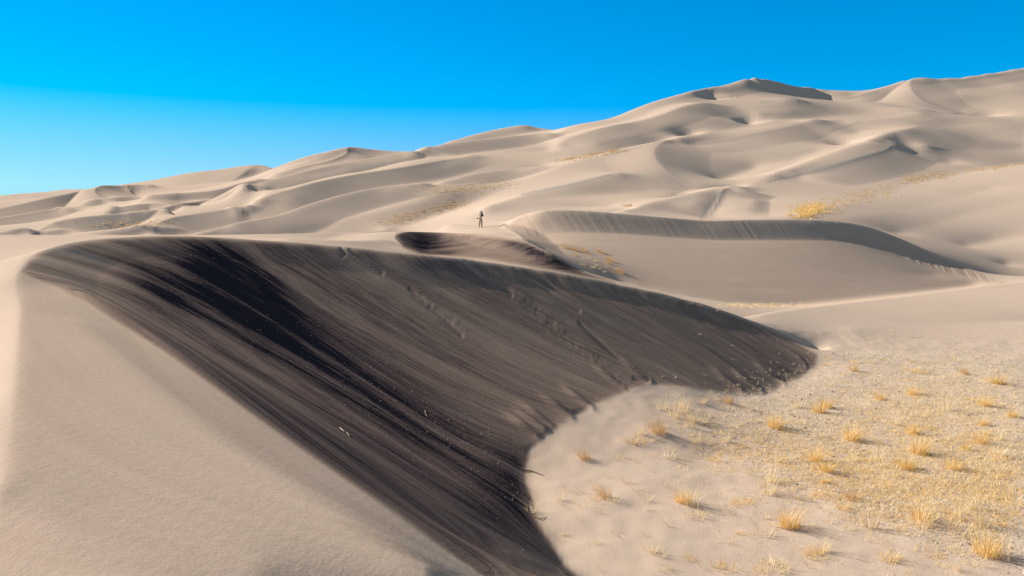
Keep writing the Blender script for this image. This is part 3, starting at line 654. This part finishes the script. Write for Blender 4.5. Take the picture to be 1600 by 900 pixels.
for ri, chunk in enumerate(np.array_split(o_, 3)):
    for k, i in enumerate(sorted(chunk, key=lambda c: MID[c][0])):
        tuft('rusty' if rng.random() < .5 else 'low', MP[i, 0], MP[i, 1], rng.uniform(.7, 1.5), f'dry clump on middle dune inner slope, {ORD[k]} from left in {["top", "middle", "bottom"][ri]} row', 'clumps on the middle dune')

# --- grass that grows too thick or too far to count
def patch(name, label, pts, nn, spread_px, h, w_, material, nb=9, ymin=2.5, thr=.0):
    """clumps strewn along a line in the hollow of a dune"""
    p = np.array(pts, float); V_, F_ = [], []; r = np.random.default_rng(int(p.sum()))
    k = r.integers(0, len(p)-1, nn); t = r.random(nn)[:, None]; c = p[k]*(1-t)+p[k+1]*t
    c = c+np.stack([r.normal(0, spread_px[0], nn), r.normal(0, spread_px[1], nn)], 1); P = drop(c[:, 0], c[:, 1], ymin)
    for q in P[~np.isnan(P[:, 0])]:
        s_ = r.uniform(.5, 1.2); v, f = blades(nb, .35*h*s_*2, h*s_, w_, (0, 0), .8, 2, r); b0 = len(V_)
        V_ += [(a+q[0], b_+q[1], c_+q[2]) for a, b_, c_ in v]; F_ += [tuple(i+b0 for i in ff) for ff in f]
    o = mesh_obj(name, V_, F_, material); return tag(o, label, 'grass', kind='stuff')
patch('dune_grass', 'ochre grass along the valley left of the walker', [(600,350),(640,338),(700,322),(715,318)], 330, (13,4), .35, .022, FARG)
patch('dune_grass', 'paler grass strip higher up the same valley', [(690,300),(740,294),(795,286)], 220, (16,4), .35, .03, FARG)
patch('dune_grass', 'grass streak in the fold above the bright ridge', [(872,252),(910,246),(940,240),(975,234)], 230, (8,1.6), .5, .04, FARG)
patch('dune_grass', 'thick yellow grass patch on the slope right of the middle dune crest', [(1250,334),(1268,328),(1282,323)], 420, (11,5), .5, .03, GOLD)
patch('dune_grass', 'yellow grass belt running up the slope', [(1290,322),(1330,312),(1370,300),(1390,297)], 260, (13,6), .4, .028, FARG)
patch('dune_grass', 'upper yellow grass patch under the right hand ridge', [(1415,284),(1440,277),(1488,272)], 200, (11,4), .5, .035, FARG)
patch('dune_grass', 'thin row of grass towards the right edge', [(1510,267),(1550,263),(1598,256)], 60, (6,1), .6, .06, FARG)
patch('dune_grass', 'pale grass strip on the floor before the middle dune', [(1140,480),(1180,477),(1240,479)], 240, (20,2), .25, .008, PALE)
patch('dune_grass', 'sparse grass specks in the far left dune hollow', [(150,352),(220,350),(270,346)], 50, (14,3), .35, .04, GOLD)
patch('dune_grass', 'little grass clump above the middle dune', [(975,323),(985,322)], 10, (2,1), .5, .05, FARG)
patch('stubble', 'short dry stubble spread between the stones', [(1120,680),(1250,650),(1350,600),(1500,640),(1600,700),(1500,760),(1380,740),(1250,720),(1600,620),(1400,580),(1590,570)], 11000, (62,36), .12, .0055, PALE, 6)
patch('stubble', 'yellow stubble in loose drifts on the flat', [(1120,690),(1280,720),(1400,780),(1600,790),(1500,690),(1350,640),(1600,600)], 5200, (52,30), .15, .005, GOLD, 5)
patch('stubble', 'thin stubble on the sand in front', [(1080,740),(1160,820),(1250,870),(1400,860),(1560,850)], 700, (45,34), .12, .0035, PALE, 4)
# pebbles
def pebbles():
    r = np.random.default_rng(5); nn = 42000; X_ = r.uniform(2, 34, nn); Y_ = r.uniform(10, 36, nn); g = bil(grav, *gridix(X_, Y_)); keep_ = r.random(nn) < g**1.5; X_, Y_ = X_[keep_], Y_[keep_]; Z_ = ground(X_, Y_); n_ = len(X_)
    s_ = np.exp(r.normal(math.log(.012), .5, n_)); s_ = np.minimum(s_, .06)
    base = np.array([(1,0,0),(-1,0,0),(0,1,0),(0,-1,0),(0,0,.7),(0,0,-.7),(.65,.6,.35),(-.65,.55,.35),(-.6,-.65,.3),(.6,-.6,.35)], float)
    tri = [(4,6,7),(4,7,8),(4,8,9),(4,9,6),(0,6,9),(1,8,7),(2,7,6),(3,9,8),(0,2,6),(2,1,7),(1,3,8),(3,0,9)]
    a = r.uniform(0, 6.28, n_); ca, sa = np.cos(a), np.sin(a); el_ = r.uniform(.6, 1, n_)
    vv = base[None]*s_[:, None, None]*np.stack([np.ones(n_), el_, r.uniform(.5, .9, n_)], 1)[:, None, :]*r.uniform(.8, 1.2, (n_, 10, 1))
    x = vv[..., 0]*ca[:, None]-vv[..., 1]*sa[:, None]+X_[:, None]; y = vv[..., 0]*sa[:, None]+vv[..., 1]*ca[:, None]+Y_[:, None]; z = vv[..., 2]+Z_[:, None]+s_[:, None]*.2
    verts = np.stack([x, y, z], -1).reshape(-1, 3); f = (np.array(tri)[None]+np.arange(n_)[:, None, None]*10).reshape(-1, 3)
    me_ = bpy.data.meshes.new('gravel'); me_.vertices.add(len(verts)); me_.vertices.foreach_set('co', verts.ravel()); me_.loops.add(f.size); me_.loops.foreach_set('vertex_index', f.ravel().astype(np.int32))
    me_.polygons.add(len(f)); me_.polygons.foreach_set('loop_start', (np.arange(len(f))*3).astype(np.int32)); me_.update(); me_.validate()
    m, n, l, b = mat('pebble'); gi_ = n.new('ShaderNodeNewGeometry'); rp = n.new('ShaderNodeValToRGB'); e = rp.color_ramp.elements; e[0].color = (.06,.045,.04,1); e[1].color = (.62,.52,.42,1)
    q = e.new(.35); q.color = (.20,.14,.11,1); q = e.new(.6); q.color = (.42,.33,.25,1); l.new(gi_.outputs['Random Per Island'], rp.inputs[0]); l.new(rp.outputs[0], b.inputs['Base Color']); me_.materials.append(m)
    o = bpy.data.objects.new('gravel', me_); COL.objects.link(o); tag(o, 'small mixed pebbles covering the flat', 'gravel', kind='stuff')
pebbles()
# flecks of plant litter caught on the dark slope
litter = []
r = np.random.default_rng(9); V_, F_ = [], []
uu = np.r_[r.normal(700, 110, 200), r.normal(560, 150, 60), r.uniform(40, 500, 40)]; vv = np.r_[.62*(uu[:200]-700)+670+r.normal(0, 45, 200), .62*(uu[200:260]-560)+590+r.normal(0, 40, 60), r.uniform(520, 880, 40)]
for q in drop(uu, vv):
    if np.isnan(q[0]) or q[2] < -5.95: continue
    s_ = r.uniform(.004, .009)*max(q[1], 6)/14; v, f = boxv((0, 0, 0), (s_*r.uniform(1, 3), s_, s_*.6)); b0 = len(V_); a = r.uniform(0, 3.1)
    V_ += [(x*math.cos(a)-y*math.sin(a)+q[0], x*math.sin(a)+y*math.cos(a)+q[1], z+q[2]+s_*.3) for x, y, z in v]; F_ += [tuple(i+b0 for i in ff) for ff in f]
tag(mesh_obj('plant_litter', V_, F_, simple('litter', (.70,.60,.46), (.5,.4,.28))), 'pale flecks of plant litter strewn over the dark slope', 'litter', kind='stuff')
def twig(path, r0, label, material):
    P = drop(np.array([p[0] for p in path], float), np.array([p[1] for p in path], float)); V_, F_ = [], []
    P = spline(P, 5); P[:, 2] += r0*1.2
    for k in range(len(P)-1):
        v, f = tube(P[k], P[k+1], r0*(1-.7*k/len(P)), r0*(1-.7*(k+1)/len(P)), 6); b0 = len(V_); V_ += [tuple(x) for x in v]; F_ += [tuple(i+b0 for i in ff) for ff in f]
    tag(mesh_obj('twig', V_, F_, material), label, 'twig')
tw = simple('twig', (.55,.46,.34), (.4,.32,.22)); td = simple('dark_twig', (.10,.07,.05), (.16,.11,.07))
twig([(531,669),(537,674),(542,677),(546,682)], .009, 'pale curled twig lying alone on the lower dark slope', tw)
twig([(664,642),(665,647),(668,651)], .008, 'short pale twig upright on the dark slope above the curled one', tw)
twig([(815,735),(830,737),(842,741),(850,744)], .015, 'dark root poking out of the sand where the slope meets the hollow', td)
twig([(835,808),(845,812),(853,808)], .012, 'small dark stem lying at the foot of the slope below the root', td)
